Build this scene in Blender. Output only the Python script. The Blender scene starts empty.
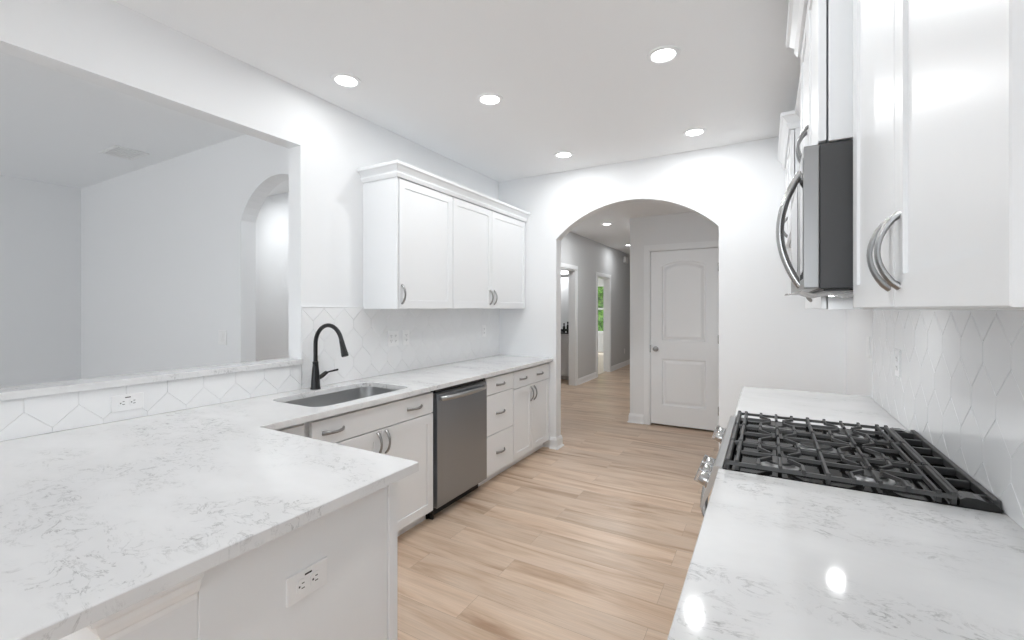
import bpy, bmesh, math, random
from mathutils import Vector, Matrix
random.seed(7)
S = bpy.context.scene
COL = S.collection
# ------------------------------------------------------------------ camera, world, light, exposure
H = 1.4
cam = bpy.data.objects.new('camera', bpy.data.cameras.new('camera'))
COL.objects.link(cam)
cam.location = (0, 0, H)
cam.rotation_euler = (math.pi / 2, 0, 0.5161)
cam.data.sensor_fit = 'HORIZONTAL'
cam.data.sensor_width = 36
cam.data.lens = 448.57 / 1024 * 36
cam.data.shift_y = -11.8 / 1024
cam.data.clip_start = 0.02
cam.data.clip_end = 200
S.camera = cam

W = bpy.data.worlds.new('daylight')
S.world = W
W.use_nodes = True
W.node_tree.nodes['Background'].inputs[0].default_value = (0.86, 0.93, 1.0, 1)
W.node_tree.nodes['Background'].inputs[1].default_value = 1.3
S.view_settings.view_transform = 'Standard'
S.view_settings.look = 'None'
S.view_settings.gamma = 1
S.view_settings.use_curve_mapping = False
S.view_settings.exposure = 0.54
S.cycles.max_bounces = 12
S.cycles.diffuse_bounces = 8
S.cycles.use_denoising = True
S.cycles.sample_clamp_indirect = 6

LAMP = (0.965, 0.988, 1.0)
def lamp(name, loc, size, power, rot=(0, 0, 0), size_y=None, shape=None, color=(1, 1, 1), spread=math.pi):
    d = bpy.data.lights.new(name, 'AREA')
    d.shape = shape or ('RECTANGLE' if size_y else 'SQUARE')
    d.size = size
    if size_y: d.size_y = size_y
    d.energy = power
    d.color = color if color != (1, 1, 1) else LAMP
    d.spread = spread
    o = bpy.data.objects.new(name, d)
    o.location = loc
    o.rotation_euler = rot
    COL.objects.link(o)
    return o
FILL = (0.90, 0.955, 1.0)
# fill lamps added at invented windows behind the camera, standing in for daylight
lamp('daylight_kitchen', (-1.0, -3.22, 1.5), 2.3, 26, (math.pi / 2, 0, 0), 1.5, color=FILL)
lamp('daylight_dining', (-4.6, -3.22, 1.5), 2.0, 24, (math.pi / 2, 0, 0), 1.5, color=(1, .985, .97))
sun = bpy.data.objects.new('sun', bpy.data.lights.new('sun', 'SUN'))
sun.data.energy = 4.0
sun.data.angle = math.radians(2)
sun.rotation_euler = (math.radians(-28), math.radians(-32), 0)   # high sun from beyond the bedroom end of the house
COL.objects.link(sun)
POWER = 3.8

# ------------------------------------------------------------------ materials
def mat(name, color=(0.8, 0.8, 0.8), rough=0.5, metal=0.0, emit=None, estr=0, coat=0, spec=0.5):
    m = bpy.data.materials.new(name)
    m.use_nodes = True
    b = m.node_tree.nodes['Principled BSDF']
    b.inputs['Base Color'].default_value = (*color, 1)
    b.inputs['Roughness'].default_value = rough
    b.inputs['Metallic'].default_value = metal
    b.inputs['Specular IOR Level'].default_value = spec
    if coat:
        b.inputs['Coat Weight'].default_value = coat
        b.inputs['Coat Roughness'].default_value = 0.06
    if emit:
        b.inputs['Emission Color'].default_value = (*emit, 1)
        b.inputs['Emission Strength'].default_value = estr
    return m
class NT:
    def __init__(s, m): s.t = m.node_tree; s.b = s.t.nodes['Principled BSDF']
    def n(s, typ, **kw):
        o = s.t.nodes.new(typ)
        for k, v in kw.items():
            if isinstance(v, tuple) and k.startswith('in_'): o.inputs[k[3:]].default_value = v
            elif k.startswith('in_'): o.inputs[k[3:].replace('_', ' ')].default_value = v
            else: setattr(o, k, v)
        return o
    def l(s, a, b): s.t.links.new(a, b)
    def coords(s, scale=(1, 1, 1)):
        g = s.n('ShaderNodeNewGeometry')      # world position: the same pattern scale on every object
        mp = s.n('ShaderNodeMapping'); mp.inputs['Scale'].default_value = scale
        s.l(g.outputs['Position'], mp.inputs['Vector'])
        return mp.outputs['Vector']
    def ramp(s, fac, stops, interp='LINEAR'):
        r = s.n('ShaderNodeValToRGB'); cr = r.color_ramp; cr.interpolation = interp
        while len(cr.elements) < len(stops): cr.elements.new(0.5)
        for e, (p, c) in zip(cr.elements, stops):
            e.position = p
            e.color = (*c, 1) if isinstance(c, tuple) else (c, c, c, 1)
        s.l(fac, r.inputs['Fac'])
        return r.outputs['Color']
    def mix(s, fac, a, b, blend='MIX'):
        m = s.n('ShaderNodeMix', data_type='RGBA', blend_type=blend)
        for sock, v in ((m.inputs[0], fac), (m.inputs[6], a), (m.inputs[7], b)):
            if hasattr(v, 'node'): s.l(v, sock)
            else: sock.default_value = v if not isinstance(v, tuple) else (*v, 1)
        return m.outputs[2]
    def bump(s, h, strength, dist=0.01):
        b = s.n('ShaderNodeBump'); b.inputs['Strength'].default_value = strength; b.inputs['Distance'].default_value = dist
        s.l(h, b.inputs['Height']); s.l(b.outputs['Normal'], s.b.inputs['Normal'])

def paint(name, c, rough=0.6, bump=0.05):
    m = mat(name, c, rough, spec=0.3)
    t = NT(m)
    no = t.n('ShaderNodeTexNoise', in_Scale=160.0, in_Detail=3.0)
    t.l(t.coords(), no.inputs['Vector'])
    t.bump(no.outputs['Fac'], bump, 0.002)
    return m
M = {}
M['wall'] = paint('wall_paint', (0.825, 0.835, 0.845))
M['hall'] = paint('hall_wall_paint', (0.60, 0.605, 0.61))
M['ceiling'] = paint('ceiling_paint', (0.885, 0.895, 0.905), 0.8)
M['trim'] = mat('trim_paint', (0.88, 0.893, 0.905), 0.3)
M['cabinet'] = mat('cabinet_lacquer', (0.825, 0.838, 0.85), 0.34, spec=0.5)
M['shade'] = mat('cabinet_inside', (0.5, 0.5, 0.5), 0.5)  # mid grey, darker than the cabinets, for the vanity toe kick
M['tile'] = mat('glazed_tile', (0.86, 0.865, 0.87), 0.12, spec=0.6)
M['grout'] = mat('grout', (0.80, 0.80, 0.80), 0.8)
M['plate'] = mat('outlet_plastic', (0.85, 0.85, 0.85), 0.3)
M['slot'] = mat('outlet_slot', (0.02, 0.02, 0.02), 0.5)
M['black'] = mat('black_plastic', (0.012, 0.012, 0.012), 0.35)
M['gap'] = mat('dark_gap', (0.02, 0.02, 0.02), 0.8)
M['faucet'] = mat('matte_black_metal', (0.018, 0.018, 0.019), 0.3, 0.4)
M['iron'] = mat('cast_iron', (0.05, 0.05, 0.05), 0.4, 0.0, spec=0.45)
M['enamel'] = mat('black_enamel', (0.008, 0.008, 0.008), 0.07, spec=0.14)
M['glass_black'] = mat('black_glass', (0.015, 0.015, 0.015), 0.06)
M['alu'] = mat('burner_aluminium', (0.6, 0.6, 0.6), 0.35, 1.0)
M['nickel'] = mat('brushed_nickel', (0.50, 0.50, 0.50), 0.24, 1.0)
M['pull'] = mat('satin_nickel_pull', (0.34, 0.34, 0.34), 0.28, 1.0)
M['chrome'] = mat('chrome', (0.5, 0.5, 0.5), 0.14, 1.0)
M['casing_grey'] = mat('painted_steel_case', (0.055, 0.055, 0.057), 0.45, 0.0)
M['lens'] = mat('lamp_lens', (1, 1, 1), 0.4, emit=(1, 1, 1), estr=9)
M['lens_soft'] = mat('fixture_glass', (1, 1, 1), 0.4, emit=(1, 1, 1), estr=1.4)
M['paper'] = mat('thin_film', (0.75, 0.75, 0.75), 0.15)
M['carpet'] = paint('beige_carpet', (0.62, 0.56, 0.48), 0.95, 0.5)
M['rug'] = paint('grey_carpet', (0.56, 0.55, 0.54), 0.95, 0.5)
M['bark'] = mat('bark', (0.12, 0.08, 0.05), 0.9)

def steel(name, c, rough, axis, tint=(1, 1)):
    m = mat(name, (c * tint[0], c, c * tint[1]), rough, 1.0)
    t = NT(m)
    sc = [4, 4, 4]; sc[axis] = 900
    no = t.n('ShaderNodeTexNoise', in_Scale=1.0, in_Detail=2.0)
    t.l(t.coords(tuple(sc)), no.inputs['Vector'])
    t.bump(no.outputs['Fac'], 0.06, 0.002)
    return m
M['steel'] = steel('brushed_stainless', 0.36, 0.32, 2, (.93, 1.08))
M['steel_door'] = steel('microwave_stainless', 0.33, 0.32, 2)
M['steel_light'] = steel('brushed_stainless_light', 0.45, 0.3, 2)
M['sink'] = steel('sink_stainless', 0.58, 0.3, 1)

m = mat('oak_planks', (0.5, 0.4, 0.3), 0.33, spec=0.4)
t = NT(m)
v = t.coords()
br = t.n('ShaderNodeTexBrick', offset=0.37, offset_frequency=2, squash=1.0)
br.inputs['Color1'].default_value = (0, 0, 0, 1); br.inputs['Color2'].default_value = (1, 1, 1, 1); br.inputs['Mortar'].default_value = (0.5, 0.5, 0.5, 1)
br.inputs['Scale'].default_value = 1.0
br.inputs['Mortar Size'].default_value = 0.0009; br.inputs['Mortar Smooth'].default_value = 0.3
br.inputs['Brick Width'].default_value = 1.22; br.inputs['Row Height'].default_value = 0.182
t.l(v, br.inputs['Vector'])
sepc = t.n('ShaderNodeSeparateColor'); t.l(br.outputs['Color'], sepc.inputs[0])
off = t.n('ShaderNodeCombineXYZ')
mul = t.n('ShaderNodeMath', operation='MULTIPLY'); mul.inputs[1].default_value = 37.0
t.l(sepc.outputs[0], mul.inputs[0]); t.l(mul.outputs[0], off.inputs[0]); t.l(mul.outputs[0], off.inputs[2])
add = t.n('ShaderNodeVectorMath', operation='ADD'); t.l(v, add.inputs[0]); t.l(off.outputs[0], add.inputs[1])
def grain(scale, noise_scale, detail, dist):
    mp = t.n('ShaderNodeMapping'); mp.inputs['Scale'].default_value = scale
    t.l(add.outputs[0], mp.inputs['Vector'])
    n = t.n('ShaderNodeTexNoise', in_Scale=noise_scale, in_Detail=detail, in_Distortion=dist)
    t.l(mp.outputs['Vector'], n.inputs['Vector'])
    return n.outputs['Fac']
g1 = grain((0.7, 5.5, 1), 1.5, 6.0, 1.3)
g2 = grain((2.0, 70.0, 1), 2.0, 4.0, 0.2)
base = t.ramp(g1, [(0.28, (0.37, 0.24, 0.155)), (0.42, (0.53, 0.385, 0.275)), (0.55, (0.61, 0.47, 0.355)), (0.68, (0.63, 0.495, 0.385)), (0.85, (0.52, 0.385, 0.28))])
tone = t.ramp(sepc.outputs[0], [(0.0, 0.98), (1.0, 1.16)])
c = t.mix(1.0, base, tone, 'MULTIPLY')
fine = t.ramp(g2, [(0.3, 0.86), (0.65, 1.05)])
c = t.mix(0.8, c, fine, 'MULTIPLY')
c = t.mix(br.outputs['Fac'], c, (0.36, 0.26, 0.19))
t.l(c, t.b.inputs['Base Color'])
inv = t.n('ShaderNodeMath', operation='SUBTRACT'); inv.inputs[0].default_value = 1.0; t.l(br.outputs['Fac'], inv.inputs[1])
t.bump(inv.outputs[0], 0.25, 0.001)
M['floor'] = m

m = mat('veined_quartz', (0.8, 0.8, 0.8), 0.08, spec=0.5)
t = NT(m)
v = t.coords()
n1 = t.n('ShaderNodeTexNoise', in_Scale=9.0, in_Detail=9.0, in_Roughness=0.68, in_Distortion=0.9)
mp = t.n('ShaderNodeMapping'); mp.inputs['Rotation'].default_value = (0, 0, 0.6); mp.inputs['Scale'].default_value = (1.0, 1.9, 1.0)
t.l(v, mp.inputs['Vector']); t.l(mp.outputs['Vector'], n1.inputs['Vector'])
vein = t.ramp(n1.outputs['Fac'], [(0.472, 0.0), (0.497, 1.0), (0.503, 1.0), (0.53, 0.0)])
n2 = t.n('ShaderNodeTexNoise', in_Scale=2.6, in_Detail=4.0, in_Roughness=0.6)
t.l(mp.outputs['Vector'], n2.inputs['Vector'])
mask = t.ramp(n2.outputs['Fac'], [(0.47, 0.0), (0.62, 1.0)])
n3 = t.n('ShaderNodeTexNoise', in_Scale=45.0, in_Detail=6.0, in_Roughness=0.7)
t.l(v, n3.inputs['Vector'])
brk = t.ramp(n3.outputs['Fac'], [(0.42, 0.0), (0.6, 1.0)])
vm = t.mix(1.0, vein, mask, 'MULTIPLY'); vm = t.mix(1.0, vm, brk, 'MULTIPLY')
cloud = t.ramp(n2.outputs['Fac'], [(0.3, (0.78, 0.78, 0.78)), (0.7, (0.70, 0.70, 0.70))])
sc = t.n('ShaderNodeMath', operation='MULTIPLY'); sc.inputs[1].default_value = 0.78
sp = t.n('ShaderNodeSeparateColor'); t.l(vm, sp.inputs[0]); t.l(sp.outputs[0], sc.inputs[0])
t.l(t.mix(sc.outputs[0], cloud, (0.30, 0.30, 0.30)), t.b.inputs['Base Color'])
M['quartz'] = m

m = mat('foliage', (0.12, 0.3, 0.05), 0.7)
t = NT(m); n1 = t.n('ShaderNodeTexNoise', in_Scale=9.0, in_Detail=4.0); t.l(t.coords(), n1.inputs['Vector'])
t.l(t.ramp(n1.outputs['Fac'], [(0.35, (0.05, 0.14, 0.02)), (0.65, (0.28, 0.48, 0.10))]), t.b.inputs['Base Color'])
M['leaf'] = m
m = mat('lawn', (0.2, 0.4, 0.08), 0.9)
t = NT(m); n1 = t.n('ShaderNodeTexNoise', in_Scale=5.0, in_Detail=6.0); t.l(t.coords(), n1.inputs['Vector'])
t.l(t.ramp(n1.outputs['Fac'], [(0.3, (0.16, 0.34, 0.05)), (0.7, (0.34, 0.55, 0.12))]), t.b.inputs['Base Color'])
M['lawn'] = m
m = bpy.data.materials.new('window_glass'); m.use_nodes = True
nt = m.node_tree; nt.nodes.clear()
o_ = nt.nodes.new('ShaderNodeOutputMaterial'); mx = nt.nodes.new('ShaderNodeMixShader'); tr = nt.nodes.new('ShaderNodeBsdfTransparent')
gl = nt.nodes.new('ShaderNodeBsdfGlossy'); gl.inputs['Roughness'].default_value = 0.02
mx.inputs[0].default_value = 0.08
nt.links.new(tr.outputs[0], mx.inputs[1]); nt.links.new(gl.outputs[0], mx.inputs[2]); nt.links.new(mx.outputs[0], o_.inputs[0])
M['glass'] = m

# ------------------------------------------------------------------ mesh helpers (all coordinates are world metres)
class B:
    def __init__(s): s.bm = bmesh.new()
    def box(s, x0, x1, y0, y1, z0, z1, bev=0.0, seg=1):
        bm = bmesh.new()
        bmesh.ops.create_cube(bm, size=1)
        for v in bm.verts:
            v.co = Vector(((x0 + x1) / 2 + v.co.x * abs(x1 - x0), (y0 + y1) / 2 + v.co.y * abs(y1 - y0), (z0 + z1) / 2 + v.co.z * abs(z1 - z0)))
        if bev: bmesh.ops.bevel(bm, geom=bm.edges[:], offset=bev, segments=seg, affect='EDGES', profile=0.6)
        s.merge(bm); return s
    def merge(s, bm):
        me = bpy.data.meshes.new('t'); bm.to_mesh(me); bm.free(); s.bm.from_mesh(me); bpy.data.meshes.remove(me)
    def tube(s, pts, r, seg=12, closed=False, flat=None, up=None):
        """sweep: r float or list; flat = (a, b) multipliers of an elliptical section along (side, up)"""
        pts = [Vector(p) for p in pts]; n = len(pts); rings = []
        rs = r if isinstance(r, (list, tuple)) else [r] * n
        fa, fb = flat or (1, 1)
        prev = None
        for i, p in enumerate(pts):
            if closed: t = pts[(i + 1) % n] - pts[i - 1]
            else: t = pts[min(i + 1, n - 1)] - pts[max(i - 1, 0)]
            t.normalize()
            u = Vector(up) if up else (prev if prev else (Vector((0, 0, 1)) if abs(t.z) < 0.9 else Vector((1, 0, 0))))
            u = (u - t * u.dot(t)).normalized(); prev = u
            w = t.cross(u)
            rings.append([s.bm.verts.new(p + (w * math.cos(a) * fa + u * math.sin(a) * fb) * rs[i]) for a in [2 * math.pi * k / seg for k in range(seg)]])
        for i in range(n if closed else n - 1):
            a, b = rings[i], rings[(i + 1) % n]
            for k in range(seg): s.bm.faces.new((a[k], a[(k + 1) % seg], b[(k + 1) % seg], b[k]))
        if not closed:
            s.bm.faces.new(rings[0][::-1]); s.bm.faces.new(rings[-1])
        return s
    def lathe(s, prof, o, axis=(0, 0, 1), seg=28):
        """prof: list of (radius, height) along axis from o"""
        ax = Vector(axis).normalized(); u = ax.orthogonal().normalized(); w = ax.cross(u); o = Vector(o); rings = []
        for r, h in prof:
            rings.append([s.bm.verts.new(o + ax * h + (u * math.cos(a) + w * math.sin(a)) * max(r, 1e-5)) for a in [2 * math.pi * k / seg for k in range(seg)]])
        for a, b in zip(rings, rings[1:]):
            for k in range(seg): s.bm.faces.new((a[k], a[(k + 1) % seg], b[(k + 1) % seg], b[k]))
        s.bm.faces.new(rings[0][::-1]); s.bm.faces.new(rings[-1])
        return s
    def prism(s, outer, holes, fn, d0, d1):
        """polygon with holes in a plane, extruded from depth d0 to d1; fn(a, b, d) -> world"""
        bm = bmesh.new()
        loops = []
        for loop in [outer] + list(holes):
            vs = [bm.verts.new((a, b, 0)) for a, b in loop]
            loops.append([bm.edges.new((vs[i], vs[(i + 1) % len(vs)])) for i in range(len(vs))])
        bmesh.ops.triangle_fill(bm, edges=[e for l in loops for e in l], use_beauty=True)
        bmesh.ops.dissolve_limit(bm, angle_limit=0.001, verts=bm.verts[:], edges=bm.edges[:])
        r = bmesh.ops.extrude_face_region(bm, geom=bm.faces[:])
        top = [v for v in r['geom'] if isinstance(v, bmesh.types.BMVert)]
        tops = set(top)
        for v in bm.verts:
            a, b = v.co.x, v.co.y
            v.co = Vector(fn(a, b, d1 if v in tops else d0))
        bmesh.ops.recalc_face_normals(bm, faces=bm.faces[:])
        s.merge(bm); return s
    def sweep(s, path, prof, closed=False, side=1):
        """mitred sweep of profile (out, z) along an xy path (z in path 3rd item is the base height)"""
        n = len(path); rings = []
        P = [Vector((p[0], p[1])) for p in path]
        for i in range(n):
            d0 = (P[i] - P[i - 1]).normalized() if (i > 0 or closed) else None
            d1 = (P[(i + 1) % n] - P[i]).normalized() if (i < n - 1 or closed) else None
            n0 = Vector((d0.y, -d0.x)) if d0 else None; n1 = Vector((d1.y, -d1.x)) if d1 else None
            if n0 is None: m_ = n1
            elif n1 is None: m_ = n0
            else:
                m_ = (n0 + n1); m_ = m_ / max(1e-6, m_.dot(n0))
            rings.append([s.bm.verts.new((P[i].x + m_.x * o * side, P[i].y + m_.y * o * side, path[i][2] + z)) for o, z in prof])
        k = len(prof)
        for i in range(n if closed else n - 1):
            a, b = rings[i], rings[(i + 1) % n]
            for j in range(k): s.bm.faces.new((a[j], a[(j + 1) % k], b[(j + 1) % k], b[j]))
        if not closed:
            s.bm.faces.new(rings[0][::-1]); s.bm.faces.new(rings[-1])
        return s
    def obj(s, name, material, parent=None, smooth=False, recalc=True):
        if recalc: bmesh.ops.recalc_face_normals(s.bm, faces=s.bm.faces[:])
        me = bpy.data.meshes.new(name)
        off = Vector((0, 0, 0)); p = parent
        while p is not None: off += p.location; p = p.parent
        for v in s.bm.verts: v.co -= off
        s.bm.to_mesh(me); s.bm.free()
        mats = material if isinstance(material, (list, tuple)) else [material]
        for mm in mats: me.materials.append(mm)
        if smooth:
            for f in me.polygons: f.use_smooth = True
            try: me.set_sharp_from_angle(angle=math.radians(38))
            except Exception: pass
        o = bpy.data.objects.new(name, me)
        COL.objects.link(o)
        o.parent = parent
        return o
def tag(o, label, cat, group=None, kind=None):
    o['label'] = label; o['category'] = cat
    if group: o['group'] = group
    if kind: o['kind'] = kind
    return o
def thing(name, label, cat, loc, group=None, kind=None):
    o = bpy.data.objects.new(name, None); COL.objects.link(o); o.location = loc; o.empty_display_size = 0.1
    return tag(o, label, cat, group, kind)
def struct(o, label, cat): return tag(o, label, cat, kind='structure')
def FX(x):   # vertical plane facing +x: a = y, b = z, d = outward
    return lambda a, b, d: (x + d, a, b)
def FXn(x): return lambda a, b, d: (x - d, a, b)
def FY(y): return lambda a, b, d: (a, y + d, b)
def FYn(y): return lambda a, b, d: (a, y - d, b)

def panel_front(b, fn, a0, a1, b0, b1, th, recess=None, stile=0.057, depth=0.0065, ch=0.003):
    """door or drawer front with eased edges and an optional recessed shaker panel; fn(a,b,d), d from 0 (back) to th (front)"""
    e = 0.0018; V = {}
    def ring(i, off, d): return [b.bm.verts.new(fn(*q, d)) for q in ((a0 + off, b0 + off), (a1 - off, b0 + off), (a1 - off, b1 - off), (a0 + off, b1 - off))]
    seq = [ring(0, 0, 0), ring(1, 0, th - e), ring(2, e, th)]
    if recess:
        seq += [ring(3, stile, th), ring(4, stile + ch * .4, th - depth)]
    for p, q in zip(seq, seq[1:]):
        for k in range(4): b.bm.faces.new((p[k], p[(k + 1) % 4], q[(k + 1) % 4], q[k]))
    b.bm.faces.new(seq[-1]); b.bm.faces.new(seq[0][::-1])
def door_front(name, fn, a0, a1, b0, b1, parent, shaker=True, th=0.019):
    b = B(); panel_front(b, fn, a0, a1, b0, b1, th, shaker)
    return b.obj(name, M['cabinet'], parent)
def pull(fn, ac, bc, parent, vertical=False, L=0.128, d0=0.019, proj=0.03, name='handle'):
    """bow pull; fn plane map, d0 the front face of the door"""
    b = B(); pts = []; rs = []
    n = 15
    for i in range(n):
        u = i / (n - 1); s_ = (u - 0.5) * L
        d = d0 + proj * math.sin(math.pi * u) ** 0.75 if 0 < u < 1 else d0 - 0.001
        pts.append(fn(ac, bc + s_, d) if vertical else fn(ac + s_, bc, d))
        rs.append(0.0058 + 0.0026 * abs(2 * u - 1) ** 2)
    up = (Vector(fn(0, 1, 0)) - Vector(fn(0, 0, 0))) if not vertical else (Vector(fn(1, 0, 0)) - Vector(fn(0, 0, 0)))
    b.tube(pts, rs, 10, flat=(0.8, 1.35), up=up)
    return b.obj(name, M['pull'], parent, smooth=True)

CZ = 0.9035; CT = 0.03
XL = -2.488; YF = 4.099; ZC = 2.747; XR = 0.51
# ------------------------------------------------------------------ the room
struct(B().box(-7.3, 1.0, -3.5, 15.0, -0.1, 0).obj('floor', M['floor']), 'light oak plank floor running through kitchen and hall', 'floor')
struct(B().box(-7.3, 1.0, -3.5, 14.0, ZC, ZC + 0.1).obj('ceiling', M['ceiling']), 'flat light grey ceiling over the whole house', 'ceiling')
def holed(name, outer, holes, fn, d0, d1, label, material='wall'):
    b = B(); b.prism(outer, holes, fn, d0, d1)
    return struct(b.obj(name, M[material]), label, 'wall')
R = lambda a0, a1, b0, b1: [(a0, b0), (a1, b0), (a1, b1), (a0, b1)]
# pass-through wall (kitchen face at x = XL)
holed('wall_left', R(-3.3, YF, 0, ZC), [R(-0.75, 1.755, 1.052, 2.40)], FX(XL - 0.118), 0, 0.118, 'kitchen side wall with the wide pass-through opening above the counter')
def arch_pts(a0, a1, zs, rise, n=28):
    w = (a1 - a0) / 2; Rr = (w * w + rise * rise) / (2 * rise); cx = (a0 + a1) / 2; cz = zs + rise - Rr
    t0 = math.atan2(zs - cz, -w); t1 = math.atan2(zs - cz, w)
    return [(cx + Rr * math.cos(t0 + (t1 - t0) * i / n), cz + Rr * math.sin(t0 + (t1 - t0) * i / n)) for i in range(n + 1)]
A0, A1, ZS = -1.82, -0.346, 2.085
holed('wall_far', [(-7.0, 0), (A0, 0)] + arch_pts(A0, A1, ZS, 0.307) + [(A1, 0), (0.62, 0), (0.62, ZC), (-7.0, ZC)], [], FY(YF), 0, 0.115, 'kitchen end wall with the arched opening to the hall')
holed('wall_right', R(-3.3, 4.215, 0, ZC), [], FX(XR), 0, 0.12, 'kitchen wall behind the range and upper cabinets')
# dining room beyond the pass-through
DA0, DA1 = -3.565, -2.66
holed('wall_dining_end', [(-7.0, 0), (DA0, 0)] + arch_pts(DA0, DA1, 2.085, 0.29, 20) + [(DA1, 0), (XL - 0.118, 0), (XL - 0.118, ZC), (-7.0, ZC)], [], FY(2.0), 0, 0.115, 'grey dining room end wall with an arch at its right end')
holed('wall_dining_side', R(-3.3, 4.2, 0, ZC), [], FX(-6.84), 0, 0.12, 'grey dining room side wall seen through the pass-through')
holed('wall_rear', R(-7.0, 0.62, 0, ZC), [R(-2.15, 0.15, 0.75, 2.25), R(-5.6, -3.6, 0.75, 2.25)], FY(-3.42), 0, 0.12, 'rear wall with two windows behind the camera')
for k, (x0, x1) in enumerate([(-2.15, 0.15), (-5.6, -3.6)]):  # unseen windows, added as openings for light from the rear
    b = B()
    b.box(x0, x1, -3.42, -3.32, 0.75, 0.80).box(x0, x1, -3.42, -3.32, 2.20, 2.25)
    b.box(x0, x0 + 0.05, -3.42, -3.32, 0.8, 2.2).box(x1 - 0.05, x1, -3.42, -3.32, 0.8, 2.2).box(x0 + .05, x1 - .05, -3.39, -3.35, 1.48, 1.52)
    w = struct(b.obj('window_%d' % (k + 2), M['trim']), ['white framed window in the rear kitchen wall', 'white framed window in the rear dining wall'][k], 'window')
    B().box(x0 + .05, x1 - .05, -3.375, -3.369, 0.8, 2.2).obj('pane', M['glass'], w)
holed('wall_foyer_end', R(-6.72, XL - .118, 0, ZC), [], FY(3.25), 0, .1, 'pale wall seen through the dining room arch')
# hall, pantry nook, bathroom, bedroom
HX = -3.0
holed('wall_hall', [(4.214, 0), (6.75, 0), (6.75, 2.09), (7.62, 2.09), (7.62, 0), (8.80, 0), (8.80, 2.06), (9.62, 2.06), (9.62, 0), (13.92, 0), (13.92, ZC), (4.214, ZC)], [], FX(HX - 0.125), 0, 0.125, 'grey hall wall with two cased doorways', 'hall')
holed('wall_pantry', [(-1.46, 0), (-1.225, 0), (-1.225, 2.095), (-0.455, 2.095), (-0.455, 0), (0.2, 0), (0.2, ZC), (-1.46, ZC)], [], FY(5.51), 0, 0.115, 'wall around the closed pantry door')
holed('wall_hall_right', R(5.625, 13.0, 0, ZC), [], FX(-1.46), 0, 0.1, 'right wall of the hall behind the pantry corner')
holed('wall_hall_end', R(-3.0, -1.36, 0, ZC), [], FY(13.0), 0, 0.1, 'end wall of the hall')
holed('wall_nook', R(4.214, 6.3, 0, ZC), [], FX(0.2), 0, 0.1, 'side wall of the pantry nook')
holed('wall_pantry_back', R(-1.36, 0.2, 0, ZC), [], FY(6.2), 0, 0.1, 'back wall inside the pantry')
struct(B().box(-1.46, 0.2, 4.214, 5.51, 2.508, ZC).obj('ceiling_soffit', M['ceiling']), 'lowered ceiling in front of the pantry door', 'ceiling')
holed('wall_bathroom_end', R(-7.0, HX - 0.125, 0, ZC), [], FY(8.63), 0, 0.1, 'wall between bathroom and bedroom')
holed('wall_bathroom_near', R(-7.0, HX - 0.125, 0, ZC), [], FY(6.3), 0, 0.1, 'near wall of the bathroom')
holed('wall_bedroom_side', R(6.3, 13.92, 0, ZC), [], FX(-7.0), 0, 0.1, 'outer side wall of bedroom and bathroom')
holed('wall_bedroom_end', R(-7.0, HX - 0.125, 0, ZC), [R(-5.25, -4.25, 0.62, 2.14)], FY(13.8), 0, 0.12, 'bedroom end wall with the window')
struct(B().box(-6.9, HX - 0.06, 8.73, 13.8, 0, 0.012).obj('floor_carpet', M['carpet']), 'beige carpet on the bedroom floor', 'carpet')
struct(B().box(-6.72, XL - .12, -3.3, 2.0, 0, 0.012).obj('floor_dining', M['rug']), 'light grey carpet on the dining room floor', 'carpet')  # unseen carpet, added so the bounced light stays neutral
b = B()
b.box(-5.25, -4.25, 13.80, 13.88, 0.62, 0.67).box(-5.25, -4.25, 13.80, 13.88, 2.09, 2.14)
b.box(-5.25, -5.20, 13.80, 13.88, .67, 2.09).box(-4.30, -4.25, 13.80, 13.88, .67, 2.09).box(-5.2, -4.3, 13.81, 13.87, 1.35, 1.41)
b.box(-5.33, -4.17, 13.76, 13.80, 0.585, 0.625)
w1 = struct(b.obj('window_1', M['trim']), 'white sash window seen through the second hall doorway', 'window')
B().box(-5.2, -4.3, 13.838, 13.842, .67, 2.09).obj('pane', M['glass'], w1)
# outdoors
struct(B().box(-30, 20, 15.0, 45, -0.35, -0.3).obj('ground', M['lawn']), 'green lawn outside the bedroom window', 'lawn')
for k, (x, y, r_, lab) in enumerate([(-7.0, 21, 1.5, 'leafy green tree on the lawn, seen in the middle of the bedroom window'), (-13.5, 23, 1.9, 'wider green tree standing further left on the lawn'), (-0.3, 22.5, 1.7, 'green tree standing further right on the lawn')]):
    tr_ = thing('leafy_tree', lab, 'tree', (x, y, -0.3), 'trees outside the bedroom window')
    B().tube([(x, y, -0.3), (x + .05, y, 0.6), (x, y, 1.6)], [0.16, 0.12, 0.09], 10).obj('trunk', M['bark'], tr_, True)
    bm = bmesh.new()
    for q in range(60):
        c_ = Vector((x + random.gauss(0, .62) * r_, y + random.gauss(0, .4) * r_, max(.4, 1.5 + random.gauss(0.2, .75) * r_)))
        rr = r_ * random.uniform(.25, .5)
        g = bmesh.ops.create_icosphere(bm, subdivisions=3, radius=rr, matrix=Matrix.Translation(c_))
        for v_ in g['verts']: v_.co += Vector((random.uniform(-1, 1), random.uniform(-1, 1), random.uniform(-1, 1))) * rr * .3
    b = B(); b.merge(bm); b.obj('foliage', M['leaf'], tr_)

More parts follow.
